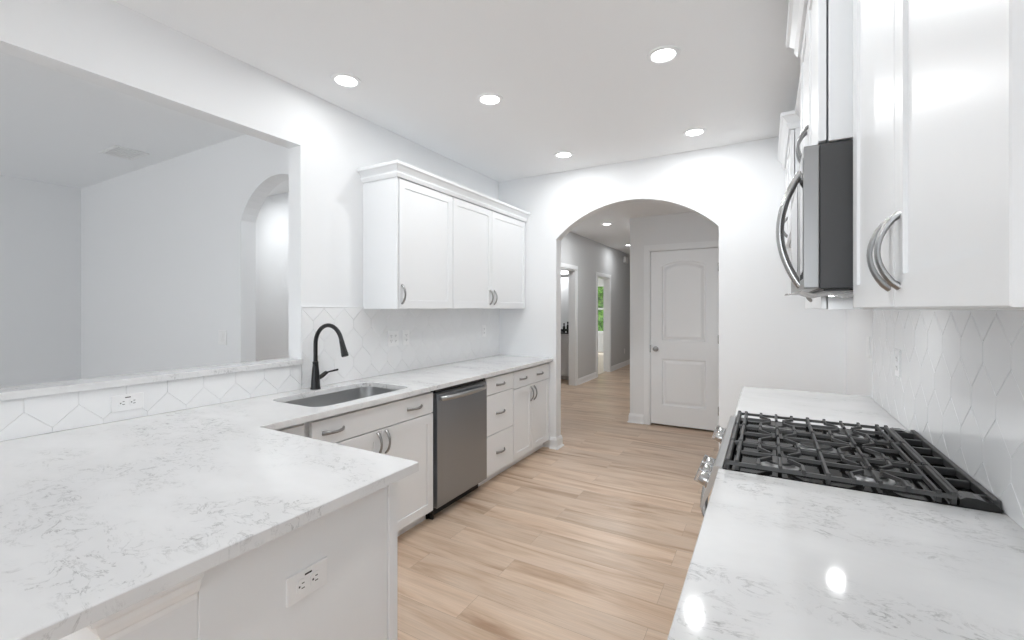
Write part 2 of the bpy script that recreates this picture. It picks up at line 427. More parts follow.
# baseboards
BB = [(0, 0), (0.027, 0), (0.026, 0.008), (0.021, 0.015), (0.014, 0.018), (0.014, 0.085), (0.009, 0.098), (0.006, 0.112), (0, 0.112)]
def baseboard(name, path, label, side=1):
    return struct(B().sweep([(x, y, 0) for x, y in path], BB, side=side).obj(name, M['trim']), label, 'baseboard')
baseboard('baseboard_far', [(-1.885, YF), (A0, YF), (A0, YF + 0.115), (-3.0, YF + 0.115)], 'white baseboard wrapping the left foot of the arch', 1)
baseboard('baseboard_pantry', [(-1.292, 5.51), (-1.46, 5.51), (-1.46, 5.8)], 'white baseboard on the corner left of the pantry door', -1)
baseboard('baseboard_arch', [(0.49, YF), (A1, YF), (A1, YF + 0.115), (0.19, YF + .115)], 'white baseboard on the right foot of the arch', -1)
baseboard('baseboard_hall', [(HX, 7.70), (HX, 8.725)], 'white baseboard between the two hall doorways', 1)
baseboard('baseboard_hall_end', [(HX, 9.70), (HX, 12.98)], 'white baseboard past the second hall doorway', 1)
baseboard('baseboard_hall_start', [(HX, 4.24), (HX, 6.67)], 'white baseboard before the first hall doorway', 1)
# door casings (x = HX plane) and jambs
def casing(name, y0, y1, zt, label):
    w_ = 0.075; b = B()
    for d0, d1, ins in ((0, 0.012, 0.0), (0.012, 0.018, 0.02)):
        b.box(HX + d0, HX + d1, y0 - w_ + ins * .5, y0 - ins * .2, 0, zt + w_ - ins * .5)
        b.box(HX + d0, HX + d1, y1 + ins * .2, y1 + w_ - ins * .5, 0, zt + w_ - ins * .5)
        b.box(HX + d0, HX + d1, y0 - ins * .2, y1 + ins * .2, zt + ins * .2, zt + w_ - ins * .5)
    b.box(HX - .13, HX + .001, y0 - .001, y0 + .015, 0, zt).box(HX - .13, HX + .001, y1 - .015, y1 + .001, 0, zt).box(HX - .13, HX + .001, y0 + .015, y1 - .015, zt - .015, zt + .001)
    return struct(b.obj(name, M['trim']), label, 'door casing')
casing('trim_1', 6.75, 7.62, 2.09, 'white casing around the bathroom doorway')
casing('trim_2', 8.80, 9.62, 2.06, 'white casing around the bedroom doorway')
# pantry door
d1_ = struct(thing('door_1', '', '', (-0.84, 5.51, 0)), 'closed white two-panel door with arched top panel beyond the arch', 'door')
def round_panel(a0, a1, b0, b1, rise, off):
    w = (a1 - a0) / 2
    if rise: up = arch_pts(a0 + off, a1 - off, b1 - off, rise, 14)[::-1]
    else: up = [(a1 - off, b1 - off), (a0 + off, b1 - off)]
    return [(a0 + off, b0 + off), (a1 - off, b0 + off)] + up
fn = FYn(5.535)
P1 = (-1.08, -0.60, 1.015, 1.90, 0.05); P2 = (-1.08, -0.60, 0.251, 0.80, 0)
b = B()
b.prism(R(-1.209, -0.470, 0.022, 2.078), [round_panel(*P1, 0), round_panel(*P2, 0)], fn, 0, 0.022)
b.obj('door_slab', M['trim'], d1_)
for PP in (P1, P2):
    b = B(); seq = []
    for off, d in ((0, .022), (0.008, .010), (0.022, .008), (0.05, .0175)):
        seq.append([b.bm.verts.new(fn(a, c_, d)) for a, c_ in round_panel(*PP, off)])
    n = len(seq[0])
    for p, q in zip(seq, seq[1:]):
        for k in range(n): b.bm.faces.new((p[k], p[(k + 1) % n], q[(k + 1) % n], q[k]))
    b.bm.faces.new(seq[-1])
    for k in range(1, 4):           # plank grooves
        xg = PP[0] + (PP[1] - PP[0]) * k / 4
        b.box(xg - .003, xg + .003, 5.535 - .0182, 5.535 - .0165, PP[2] + .06, PP[3] - .06)
    b.obj('raised_panel', M['trim'], d1_)
B().lathe([(0.031, 0), (0.031, .006), (0.026, .009), (0.011, .012), (0.011, .03), (0.024, .036), (0.029, .048), (0.024, .060), (0.010, .066)], (-1.150, 5.513, 0.915), (0, -1, 0), 24).obj('door_knob', M['pull'], d1_, True)['label'] = 'dark round door knob'
B().box(-1.222, -1.206, 5.498, 5.510, 0.87, 0.955, .002).obj('latch_plate', M['nickel'], d1_)
for z in (1.86, 1.05, .25):
    B().box(-0.474, -0.458, 5.500, 5.515, z - .045, z + .045, .003).tube([(-0.466, 5.497, z - .048), (-0.466, 5.497, z + .048)], .007, 10).obj('hinge', M['nickel'], d1_, True)
b = B(); w_ = 0.062
for d0, d1, i_ in ((0, .012, 0), (.012, .018, .012)):
    b.box(-1.225 - w_ + i_ * .5, -1.225 + .004 - i_, 5.51 - d1, 5.51 - d0, 0, 2.095 + w_ - i_ * .5)
    b.box(-0.455 - .004 + i_, -0.455 + w_ - i_ * .5, 5.51 - d1, 5.51 - d0, 0, 2.095 + w_ - i_ * .5)
    b.box(-1.225 + .004 - i_, -0.459 + i_, 5.51 - d1, 5.51 - d0, 2.091 + i_, 2.095 + w_ - i_ * .5)
b.box(-1.226, -1.213, 5.511, 5.62, 0, 2.095).box(-0.468, -0.454, 5.511, 5.62, 0, 2.095).box(-1.213, -0.468, 5.511, 5.62, 2.083, 2.096)
struct(b.obj('trim_3', M['trim']), 'white casing around the pantry door', 'door casing')

# ------------------------------------------------------------------ ceiling lights
def downlight(x, y, label, group='recessed ceiling lights', power=None, z=ZC):
    o = thing('recessed_light', label, 'ceiling light', (x, y, z), group)
    B().lathe([(0.085, 0), (0.083, -.005), (0.064, -.008), (0.058, -.002), (0.058, 0)], (x, y, z), (0, 0, 1), 36).obj('trim_ring', M['trim'], o, True)
    B().lathe([(0.0575, -.0022), (0.0575, -.004), (0.04, -.005)], (x, y, z), (0, 0, 1), 36).obj('lens', M['lens'], o, True)
    l_ = lamp('recessed_lamp', (x, y, z - .010), 0.07, power or POWER, shape='DISK')
    return o
downlight(-2.16, 1.822, 'recessed ceiling light nearest the pass-through, over the sink', power=POWER * .22)
downlight(-1.549, 2.442, 'recessed ceiling light above the aisle in front of the dishwasher')
downlight(-1.544, 3.644, 'recessed ceiling light above the aisle close to the arched wall')
downlight(-0.476, 2.468, 'largest-looking recessed ceiling light, above the aisle beside the range')
downlight(-0.479, 3.671, 'recessed ceiling light between the arch top and the fridge-side upper cabinets')
downlight(-2.22, 6.99, 'recessed hall ceiling light seen through the arch', 'hall ceiling lights', 11)
downlight(-2.557, 9.55, 'farther hall ceiling light at the edge of the pantry corner', 'hall ceiling lights', 4)
# dining ceiling vent
for x_, lab_ in ((-1.549, 'recessed ceiling light above the aisle end of the peninsula'), (-0.476, 'recessed ceiling light above the aisle, nearest the large white upper cabinet')):
    downlight(x_, 1.24, lab_)  # unseen row continuing the spacing, added to light the near end
o = thing('ceiling_vent', 'white square air vent in the dining room ceiling', 'vent', (-4.83, 1.72, ZC))
b = B()
vx0, vx1, vy0, vy1 = -5.0, -4.67, 1.60, 1.84
b.box(vx0, vx1, vy0, vy0 + .03, ZC - .012, ZC, .003).box(vx0, vx1, vy1 - .03, vy1, ZC - .012, ZC, .003).box(vx0, vx0 + .03, vy0 + .03, vy1 - .03, ZC - .012, ZC, .003).box(vx1 - .03, vx1, vy0 + .03, vy1 - .03, ZC - .012, ZC, .003)
b.obj('frame', M['plate'], o)
b = B()
for k in range(9): b.box(vx0 + .03, vx1 - .03, vy0 + .038 + k * .02, vy0 + .05 + k * .02, ZC - .01, ZC - .003)
b.obj('louvers', M['plate'], o)

# ------------------------------------------------------------------ tiles
def clip(poly, a0, a1, b0, b1):
    for ax, lim, sgn in ((0, a0, 1), (0, a1, -1), (1, b0, 1), (1, b1, -1)):
        out = []
        for i in range(len(poly)):
            p, q = poly[i], poly[(i + 1) % len(poly)]
            dp, dq = (p[ax] - lim) * sgn, (q[ax] - lim) * sgn
            if dp >= 0: out.append(p)
            if (dp >= 0) != (dq >= 0):
                t_ = dp / (dp - dq); out.append((p[0] + (q[0] - p[0]) * t_, p[1] + (q[1] - p[1]) * t_))
        poly = out
        if len(poly) < 3: return []
    return poly
def hex_tiles(rects, fn, ca, cb, label, name='tile_backsplash', pitch=0.158, row=0.132, side=0.0278, apex=0.104):
    b = B(); g = B()
    for (a0, a1, b0, b1) in rects:
        g.box(*sum([sorted(z) for z in zip(fn(a0, b0, 0), fn(a1, b1, .0062))], []))
        for r in range(int((b0 - cb) / row) - 2, int((b1 - cb) / row) + 3):
            for k in range(int((a0 - ca) / pitch) - 2, int((a1 - ca) / pitch) + 3):
                x, z = ca + k * pitch + (r % 2) * pitch / 2, cb + r * row
                w = pitch / 2
                hx = [(x, z + apex), (x - w, z + side), (x - w, z - side), (x, z - apex), (x + w, z - side), (x + w, z + side)]
                p = clip(hx, a0 + .0005, a1 - .0005, b0 + .0005, b1 - .0005)
                if len(p) < 3: continue
                # tidy near-duplicate points, inset
                q = [p[0]]
                for c_ in p[1:]:
                    if math.hypot(c_[0] - q[-1][0], c_[1] - q[-1][1]) > 1e-4: q.append(c_)
                if math.hypot(q[0][0] - q[-1][0], q[0][1] - q[-1][1]) < 1e-4: q.pop()
                if len(q) < 3: continue
                ar = sum(q[i][0] * q[(i + 1) % len(q)][1] - q[(i + 1) % len(q)][0] * q[i][1] for i in range(len(q))) / 2
                if abs(ar) < 4e-5: continue
                if ar < 0: q = q[::-1]
                def inset(dist):
                    res = []
                    for i in range(len(q)):
                        p0, p1, p2 = Vector(q[i - 1]), Vector(q[i]), Vector(q[(i + 1) % len(q)])
                        e0 = (p1 - p0).normalized(); e1 = (p2 - p1).normalized()
                        n0 = Vector((-e0.y, e0.x)); n1 = Vector((-e1.y, e1.x)); mm = n0 + n1
                        dd = mm.dot(n0)
                        res.append(p1 + (mm / dd if dd > .15 else n0) * dist)
                    return res
                tl = random.uniform(-.0004, .0004); tl2 = random.uniform(-.0004, .0004)
                r0 = [b.bm.verts.new(fn(v_.x, v_.y, 0.004)) for v_ in inset(.0004)]
                r1 = [b.bm.verts.new(fn(v_.x, v_.y, 0.0085)) for v_ in inset(.0005)]
                r2 = [b.bm.verts.new(fn(v_.x, v_.y, 0.0095 + tl * (v_.x - x) / w + tl2 * (v_.y - z) / apex)) for v_ in inset(.0016)]
                for s0, s1 in ((r0, r1), (r1, r2)):
                    for i in range(len(q)): b.bm.faces.new((s0[i], s0[(i + 1) % len(q)], s1[(i + 1) % len(q)], s1[i]))
                b.bm.faces.new(r2)
    o = g.obj(name, M['grout'])
    b.obj('glazed_tiles', M['tile'], o)
    return tag(o, label, 'backsplash', kind='structure')
SILL = 1.087
hex_tiles([(-0.75, 1.755, CZ, SILL - .031), (1.757, YF, CZ, 1.405)], FX(XL), 1.047 + .079, 1.028, 'white elongated-hexagon tile backsplash behind the sink and under the pass-through')
tr1 = B().box(XL, XL + .012, 1.757, YF, 1.405, 1.412, .002)
struct(tr1.obj('trim_4', M['trim']), 'thin white edge strip on top of the tiles behind the faucet', 'edge strip')
hex_tiles([(0.46, 3.08, CZ, 1.397)], FXn(XR), 1.577, 1.2826, 'white elongated-hexagon tile backsplash behind the range')

# ------------------------------------------------------------------ pass-through ledge
b = B(); b.box(XL - .145, XL + .028, -0.75, 1.755, SILL - .03, SILL, .003, 2)
o = tag(b.obj('stone_ledge', M['quartz']), 'white quartz ledge along the bottom of the pass-through opening', 'ledge')

# ------------------------------------------------------------------ countertops
def rounded(x0, x1, y0, y1, r, n=6):
    out = []
    for cx, cy, a in ((x1 - r, y0 + r, -90), (x1 - r, y1 - r, 0), (x0 + r, y1 - r, 90), (x0 + r, y0 + r, 180)):
        out += [(cx + r * math.cos(math.radians(a + 90 * i / n)), cy + r * math.sin(math.radians(a + 90 * i / n))) for i in range(n + 1)]
    return out
SX0, SX1, SY0, SY1 = -2.355, -1.942, 1.462, 2.152
XC, XE, YP, YB = -1.85, -0.978, 1.113, 0.03
fz = lambda a, b_, d: (a, b_, d)
b = B(); b.prism([(XL + .0005, YB), (XE, YB), (XE, YP), (XC, YP), (XC, YF - .001), (XL + .0005, YF - .001)], [rounded(SX0, SX1, SY0, SY1, .075)], fz, CZ - CT, CZ)
bmesh.ops.bevel(b.bm, geom=[e for e in b.bm.edges if all(abs(v_.co.z - CZ) < 1e-5 for v_ in e.verts) and len(e.link_faces) == 2 and abs(e.link_faces[0].normal.z - e.link_faces[1].normal.z) > .5], offset=.002, segments=1, affect='EDGES')
tag(b.obj('countertop', M['quartz']), 'L-shaped white veined quartz countertop over sink run and peninsula', 'countertop')
XRC = -0.13; RY0, RY1 = 1.527, 2.287
for y0, y1, lab in ((0.46, RY0, 'white veined quartz countertop in front of the range, nearest the viewer'), (RY1, 3.2, 'white veined quartz countertop beyond the range')):
    tag(B().box(XRC, XR - .0005, y0, y1 - .0005, CZ - CT, CZ, .002, 1).obj('countertop', M['quartz']), lab, 'countertop')

# ------------------------------------------------------------------ left base run
GR = 'white base cabinets under the sink counter'
ZB, ZT = 0.082, CZ - CT - .0006       # cabinet box bottom and top
FXL = -1.909                           # back of the doors
fnL = FX(FXL)
def base_body(root, x0, x1, y0, y1, toe_x=None, front=1, toe=True):
    b = B(); b.box(x0, x1, y0, y1, ZB, ZT)
    b.obj('carcass', M['cabinet'], root)
    if toe:
        tx0, tx1 = (x0, x1 - .042) if front > 0 else (x0 + .055, x1)
        B().box(tx0, tx1, y0, y1, 0, ZB).obj('toe_kick', M['cabinet'], root)
def drawer(root, fn, a0, a1, b0, b1, pulls, name='drawer', L=.128):
    d = door_front(name, fn, a0, a1, b0, b1, root, False)
    for a in pulls: pull(fn, a, (b0 + b1) / 2 if b1 - b0 < .2 else (b0 + b1) / 2, d, L=L)
    return d
def door(root, fn, a0, a1, b0, b1, ha, hb):
    d = door_front('door', fn, a0, a1, b0, b1, root)
    if ha is not None: pull(fn, ha, hb, d, vertical=True)
    return d
g = .003
xb = XL + .010
# corner
o = thing('base_cabinet', 'narrow white corner base cabinet between peninsula and sink cabinet', 'cabinet', (-2.2, 1.22, 0), GR)
base_body(o, xb, FXL - .014, 1.046, 1.372)
drawer(o, fnL, 1.085, 1.352, .716, .851, [1.258])
door(o, fnL, 1.085, 1.352, ZB + .003, .710, None, None)
# sink base (open top round the bowl)
o = thing('sink_cabinet', 'white sink base cabinet with wide false drawer front and two doors', 'cabinet', (-2.2, 1.84, 0), GR)
b = B()
b.box(xb, FXL - .014, 1.373, 1.391, ZB, ZT).box(xb, FXL - .014, 2.284, 2.302, ZB, ZT).box(xb, FXL - .014, 1.391, 2.284, ZB, ZB + .018).box(xb, xb + .012, 1.391, 2.284, ZB + .018, ZT)
b.box(FXL - .033, FXL - .014, 1.391, 2.284, ZB + .018, ZT)
b.obj('carcass', M['cabinet'], o)
B().box(xb, FXL - .056, 1.373, 2.302, 0, ZB).obj('toe_kick', M['cabinet'], o)
drawer(o, fnL, 1.392, 2.290, .722, .851, [1.515, 2.112], 'drawer_front')
door(o, fnL, 1.392, 1.840, ZB, .716, 1.812, .640)
door(o, fnL, 1.844, 2.290, ZB, .716, 1.874, .640)
# drawer stack
o = thing('drawer_cabinet', 'white base cabinet with a stack of three drawers beside the dishwasher', 'cabinet', (-2.2, 3.14, 0), GR)
base_body(o, xb, FXL - .014, 2.921, 3.358)
for z0, z1 in ((.718, .849), (.398, .713), (ZB + .002, .393)): drawer(o, fnL, 2.933, 3.354, z0, z1, [3.108 + .03])
# end cabinet
o = thing('base_cabinet', 'white two-door base cabinet with a two-pull drawer, against the arch wall', 'cabinet', (-2.2, 3.72, 0), GR)
base_body(o, xb, FXL - .014, 3.359, 4.097)
drawer(o, fnL, 3.362, 4.088, .702, .849, [3.53, 3.868])
door(o, fnL, 3.362, 3.712, ZB + .002, .697, 3.682, .612)
door(o, fnL, 3.716, 4.088, ZB + .002, .697, 3.748, .612)
# dishwasher
o = thing('dishwasher', 'stainless steel dishwasher with bar handle between sink cabinet and drawers', 'dishwasher', (-2.2, 2.61, 0))
B().box(xb + .03, FXL - .002, 2.306, 2.917, .10, .868).obj('tub_body', M['black'], o)
b = B()
prof = [(FXL, .085), (FXL, .838), (FXL + .014, .842), (FXL + .030, .828), (FXL + .034, .79), (FXL + .034, .092), (FXL + .030, .085)]
r0 = [b.bm.verts.new((x, 2.314, z)) for x, z in prof]; r1 = [b.bm.verts.new((x, 2.911, z)) for x, z in prof]
for k in range(len(prof)): b.bm.faces.new((r0[k], r0[(k + 1) % len(prof)], r1[(k + 1) % len(prof)], r1[k]))
b.bm.faces.new(r0); b.bm.faces.new(r1[::-1])
b.obj('door_panel', M['steel'], o)
B().box(FXL, FXL + .020, 2.314, 2.911, .845, .862, .003).obj('control_strip', M['black'], o)
b = B(); pts = []
for i in range(17):
    u = i / 16; pts.append((FXL + .034 + .012 + .030 * math.sin(math.pi * u) ** .6, 2.345 + u * .535, .802))
b.tube(pts, .013, 12, flat=(.7, 1.2), up=(0, 0, 1))
for y in (2.352, 2.873): b.box(FXL + .032, FXL + .055, y - .012, y + .012, .788, .816, .004)
b.obj('handle', M['steel_light'], o, True)
B().box(FXL - .06, FXL - .048, 2.308, 2.915, .0, .098).box(FXL - .05, FXL - .01, 2.316, 2.335, .0, .05, .004).obj('toe_panel', M['black'], o)
# peninsula cabinet and its stub wall
o = thing('peninsula_cabinet', 'white peninsula base cabinet with a plain end panel', 'cabinet', (-1.7, .77, 0), GR)
b = B(); b.box(XL + .011, -1.046, .492, 1.043, ZB, ZT); b.obj('carcass', M['cabinet'], o)
B().box(XL + .011, -1.046, .492, .99, 0, ZB).obj('toe_kick', M['cabinet'], o)
B().box(-1.045, -1.031, .492, 1.028, 0, ZT, .001).obj('end_panel', M['cabinet'], o)
B().box(-1.045, -1.024, 1.0285, 1.066, 0, ZT, .0015).obj('corner_stile', M['cabinet'], o)
fnP = FY(1.044)
for k in range(2):
    a0 = -1.862 + k * .408
    drawer(o, fnP, a0, a0 + .404, .718, .855, [a0 + .202])
    door(o, fnP, a0, a0 + .404, ZB + .002, .713, a0 + (.375 if k == 0 else .03), .61)
st = B().box(XL + .0005, -1.034, .345, .4915, 0, ZT)
struct(st.obj('wall_peninsula', M['wall']), 'low painted stub wall carrying the bar side of the peninsula', 'wall')
MO = [(0, 0), (.006, 0), (.008, .012), (.016, .02), (.022, .034), (.024, .046), (.034, .056), (.036, .074), (0, .074)]
b = B().sweep([(XL + .1, .345, ZT - .075), (-1.034, .345, ZT - .075), (-1.034, .487, ZT - .075)], MO)
struct(b.obj('trim_5', M['trim']), 'white moulding under the bar edge of the peninsula countertop', 'moulding')

# sink and faucet
o = thing('undermount_sink', 'stainless steel single-bowl sink set under the quartz counter', 'sink', (-2.15, 1.8, .66))
b = B(); zt = CZ - CT - .001
rings = []
for off, z, r in ((-.02, zt, .09), (-.004, zt, .08), (-.004, zt - .004, .08), (.002, zt - .17, .08), (.012, zt - .195, .075), (.035, zt - .207, .06)):
    rings.append([b.bm.verts.new((x, y, z)) for x, y in rounded(SX0 + off, SX1 - off, SY0 + off, SY1 - off, r, 8)])
for p, q in zip(rings, rings[1:]):
    n = len(p)
    for k in range(n): b.bm.faces.new((p[k], p[(k + 1) % n], q[(k + 1) % n], q[k]))
b.bm.faces.new(rings[-1])
bowl = b.obj('bowl', M['sink'], o, True)
for v_ in (): pass
B().lathe([(.045, .0005), (.045, .003), (.034, .003), (.030, .0008), (.012, .0015), (.002, .004)], (-2.15, 1.8, zt - .207), (0, 0, 1), 28).obj('drain', M['chrome'], o, True)
fxb, fyb = -2.412, 1.803
o = thing('kitchen_faucet', 'matte black gooseneck pull-down faucet standing behind the sink', 'faucet', (fxb, fyb, CZ))
B().lathe([(.030, 0), (.030, .006), (.027, .012), (.0255, .05), (.021, .11), (.0165, .155), (.0175, .158), (.0175, .166), (.0135, .17)], (fxb, fyb, CZ), (0, 0, 1), 28).obj('body', M['faucet'], o, True)
pts = [(fxb, fyb, CZ + .165), (fxb, fyb, CZ + .20), (fxb, fyb, CZ + .25), (fxb, fyb, 1.178)]
ra = .119
for i in range(1, 20):
    a = math.pi - math.radians(165) * i / 19
    pts.append((fxb + ra + ra * math.cos(a), fyb, 1.178 + ra * math.sin(a)))
B().tube(pts, .0125, 14, up=(0, 1, 0)).obj('gooseneck', M['faucet'], o, True)
e = Vector(pts[-1]); dr = (Vector(pts[-1]) - Vector(pts[-2])).normalized()
B().lathe([(.013, -.005), (.0145, .01), (.016, .04), (.0205, .082), (.0205, .094), (.017, .097)], e, dr, 24).box(e.x + .016, e.x + .028, fyb - .008, fyb + .008, e.z - .075, e.z - .045, .003).obj('spray_head', M['faucet'], o, True)
B().tube([(fxb, fyb + .012, .965), (fxb, fyb + .045, .978), (fxb, fyb + .078, .996)], [.013, .014, .012], 14).tube([(fxb, fyb + .07, .993), (fxb, fyb + .10, .998), (fxb, fyb + .165, 1.003)], [.007, .0055, .0065], 10).obj('lever', M['faucet'], o, True)

# ------------------------------------------------------------------ upper cabinets
CROWN = [(0, 0), (.010, 0), (.016, .012), (.021, .024), (.021, .031), (.013, .034), (.020, .044), (.038, .066), (.050, .073), (.052, .092), (0, .092)]
GU = 'white upper cabinets over the sink counter'
UB, UT = 1.395, 2.285
XUF = -2.179
fnU = FX(XUF)
def upper_body(root, x0, x1, y0, y1, z0, z1):
    B().box(x0, x1, y0, y1, z0, z1, .001).obj('carcass', M['cabinet'], root)
o = thing('upper_cabinet', 'white single-door upper cabinet nearest the faucet', 'cabinet', (-2.33, 2.55, UB), GU)
upper_body(o, XL + .0005, XUF - .003, 2.2548, 2.861, UB, UT + .004)
B().box(XL + .0005, XUF + .0185, 2.2430, 2.2545, UB, UT + .004, .001).obj('side_panel', M['cabinet'], o)
door(o, fnU, 2.2635, 2.857, UB + .002, UT - .003, 2.290, 1.495)
o = thing('upper_cabinet', 'white double-door upper cabinet against the arch wall', 'cabinet', (-2.33, 3.48, UB), GU)
upper_body(o, XL + .0005, XUF - .003, 2.8615, 4.0975, UB, UT + .004)
door(o, fnU, 2.865, 3.440, UB + .002, UT - .003, 3.409, 1.497)
door(o, fnU, 3.444, 4.085, UB + .002, UT - .003, 3.478, 1.497)
tag(B().sweep([(XL + .0005, 2.2428, UT + .0045 - .005), (XUF + .020, 2.2428, UT + .0045 - .005), (XUF + .020, 4.097, UT + .0045 - .005)], [(o_, z_) if i not in (0, 10) else (0, z_) for i, (o_, z_) in enumerate(CROWN)]).box(XL + .001, XUF + .019, 2.2505, 4.097, UT + .0055, UT + .0765).obj('crown_moulding', M['cabinet']),
    'white crown moulding on top of the upper cabinets over the sink run', 'crown moulding')

# right wall
GU2 = 'white upper cabinets on the range wall'
XF = 0.219; fnR = FXn(XF)        # back of doors; face at .200
XM = 0.146; fnM = FXn(XM)        # deeper cabinets; face at .127
T2 = 2.485
o = thing('upper_cabinet', 'large white double-door upper cabinet right of the microwave', 'cabinet', (.36, 1.05, UB), GU2)
upper_body(o, XF + .005, XR - .0005, .595, 1.524, UB + .003, T2 + .004)
door(o, fnR, 1.045, 1.486, UB + .006, T2 - .003, 1.076, 1.50)
door(o, fnR, .601, 1.041, UB + .006, T2 - .003, 1.008, 1.50)
o = thing('upper_cabinet', 'white double-door upper cabinet directly above the microwave', 'cabinet', (.32, 1.9, 1.866), GU2)
upper_body(o, XM + .005, XR - .0005, 1.5255, 2.2855, 1.868, T2 + .004)
door(o, fnM, 1.530, 1.904, 1.872, T2 - .003, 1.876, 1.972)
door(o, fnM, 1.908, 2.281, 1.872, T2 - .003, 1.938, 1.972)
o = thing('upper_cabinet', 'white upper cabinet beyond the microwave, mostly hidden behind it', 'cabinet', (.36, 2.75, UB), GU2)
upper_body(o, XF + .005, XR - .0005, 2.2865, 3.199, UB, T2 + .004)
door(o, fnR, 2.291, 2.740, UB + .003, T2 - .003, 2.71, 1.5)
door(o, fnR, 2.744, 3.195, UB + .003, T2 - .003, 2.775, 1.5)
o = thing('upper_cabinet', 'white deeper upper cabinet over the empty fridge space in the corner', 'cabinet', (.32, 3.65, 1.86), GU2)
upper_body(o, XM + .005, XR - .0005, 3.2, 4.0975, 1.868, T2 + .004)
door(o, fnM, 3.204, 3.645, 1.872, T2 - .003, 3.615, 1.96)
door(o, fnM, 3.649, 4.092, 1.872, T2 - .003, 3.68, 1.96)
zc_ = T2 + .0045
b = B().sweep([(XR - .001, .5945, zc_ - .005), (XF - .020, .5945, zc_ - .005), (XF - .020, 1.525, zc_ - .005), (XM - .020, 1.525, zc_ - .005), (XM - .020, 2.2862, zc_ - .005), (XF - .020, 2.2862, zc_ - .005), (XF - .020, 3.1995, zc_ - .005), (XM - .020, 3.1995, zc_ - .005), (XM - .020, 4.097, zc_ - .005)], CROWN, side=-1)
tag(b.obj('crown_moulding', M['cabinet']), 'stepped white crown moulding on top of the range-wall cabinets', 'crown moulding')

# ------------------------------------------------------------------ microwave
o = thing('microwave_oven', 'stainless over-the-range microwave with a long bowed handle', 'microwave', (.3, 1.9, 1.453))
MZ0, MZ1 = 1.455, 1.864; MX0, MXD = .131, .092
B().box(MX0, XR - .0005, RY0 + .002, RY1 - .004, MZ0, MZ1 - .001, .002).obj('casing', M['casing_grey'], o)
b = B(); b.box(MXD, MX0 - .001, RY0 + .001, RY1 - .003, MZ0 + .001, MZ1 - .001, .004, 2); b.obj('door', M['steel_door'], o)
B().box(MXD - .0012, MXD + .001, 1.80, 2.24, MZ0 + .07, MZ1 - .05, .0005).obj('window', M['glass_black'], o)
B().box(MXD - .0012, MXD + .001, RY0 + .012, 1.66, MZ0 + .03, MZ1 - .03, .0005).obj('control_panel', M['glass_black'], o)
b = B(); pts = []; rs = []
for i in range(25):
    u = i / 24; z = MZ0 + .014 + u * .365
    pts.append((MXD + .004 - .058 * math.sin(math.pi * u) ** .85, 1.712, z)); rs.append(.0165)
b.tube(pts, rs, 14, flat=(.7, 1.05), up=(0, 1, 0)); b.obj('handle', M['nickel'], o, True)
b = B(); b.box(MX0 + .01, XR - .02, RY0 + .02, RY1 - .02, MZ0 - .006, MZ0 - .0005, .001)
b.obj('underside_grille', M['black'], o)
LX, LY = .23, 2.09
B().box(LX - .022, LX + .022, LY - .018, LY + .018, MZ0 - .010, MZ0 - .0065, .001).obj('cooktop_lamp_lens', M['lens'], o)
lamp('microwave_lamp', (LX, LY, MZ0 - .014), .04, .6, size_y=.03)
# loose film under the microwave
bm = B()
pts2 = [(.052, 1.60, 1.444), (.085, 1.585, 1.451), (.115, 1.57, 1.440), (.150, 1.56, 1.447), (.175, 1.55, 1.438), (.215, 1.545, 1.446)]
top = []; 
rows = []
for j in range(5):
    q = j / 4
    rows.append([bm.bm.verts.new((x + .004 * math.sin(5 * q), y - .085 + q * (.11 - .012 * i), z + .006 * math.sin(3 * q + i) - .006)) for i, (x, y, z) in enumerate(pts2)])
for r0, r1 in zip(rows, rows[1:]):
    for i in range(5): bm.bm.faces.new((r0[i], r0[i + 1], r1[i + 1], r1[i]))
ret = bmesh.ops.solidify(bm.bm, geom=bm.bm.faces[:], thickness=.0012)
tag(bm.obj('protective_film', M['paper'], None, True), 'crumpled pale protective film hanging under the microwave', 'film')

# ------------------------------------------------------------------ gas range
o = thing('gas_range', 'stainless slide-in gas range with black cast iron grates', 'range', (.18, 1.905, 0))
ry0, ry1 = RY0 + .003, RY1 - .003
B().box(-.085, XR - .012, ry0, ry1, .09, .868).obj('body', M['casing_grey'], o)
B().box(-.05, XR - .05, ry0 + .03, ry1 - .03, 0, .09).obj('base', M['black'], o)
def xz_prism(b, prof, y0, y1):
    r0 = [b.bm.verts.new((x, y0, z)) for x, z in prof]; r1 = [b.bm.verts.new((x, y1, z)) for x, z in prof]; n = len(prof)
    for k in range(n): b.bm.faces.new((r0[k], r0[(k + 1) % n], r1[(k + 1) % n], r1[k]))
    b.bm.faces.new(r0); b.bm.faces.new(r1[::-1])
    return b
b = xz_prism(B(), [(-.10, .868), (-.136, .868), (-.178, .765), (-.184, .772), (-.144, .9045), (-.140, .908), (-.1195, .908), (-.1195, .869)], ry0 - .001, ry1 + .001)
b.obj('control_panel', M['steel_light'], o)
axis = Vector((-.93, 0, .37)).normalized()
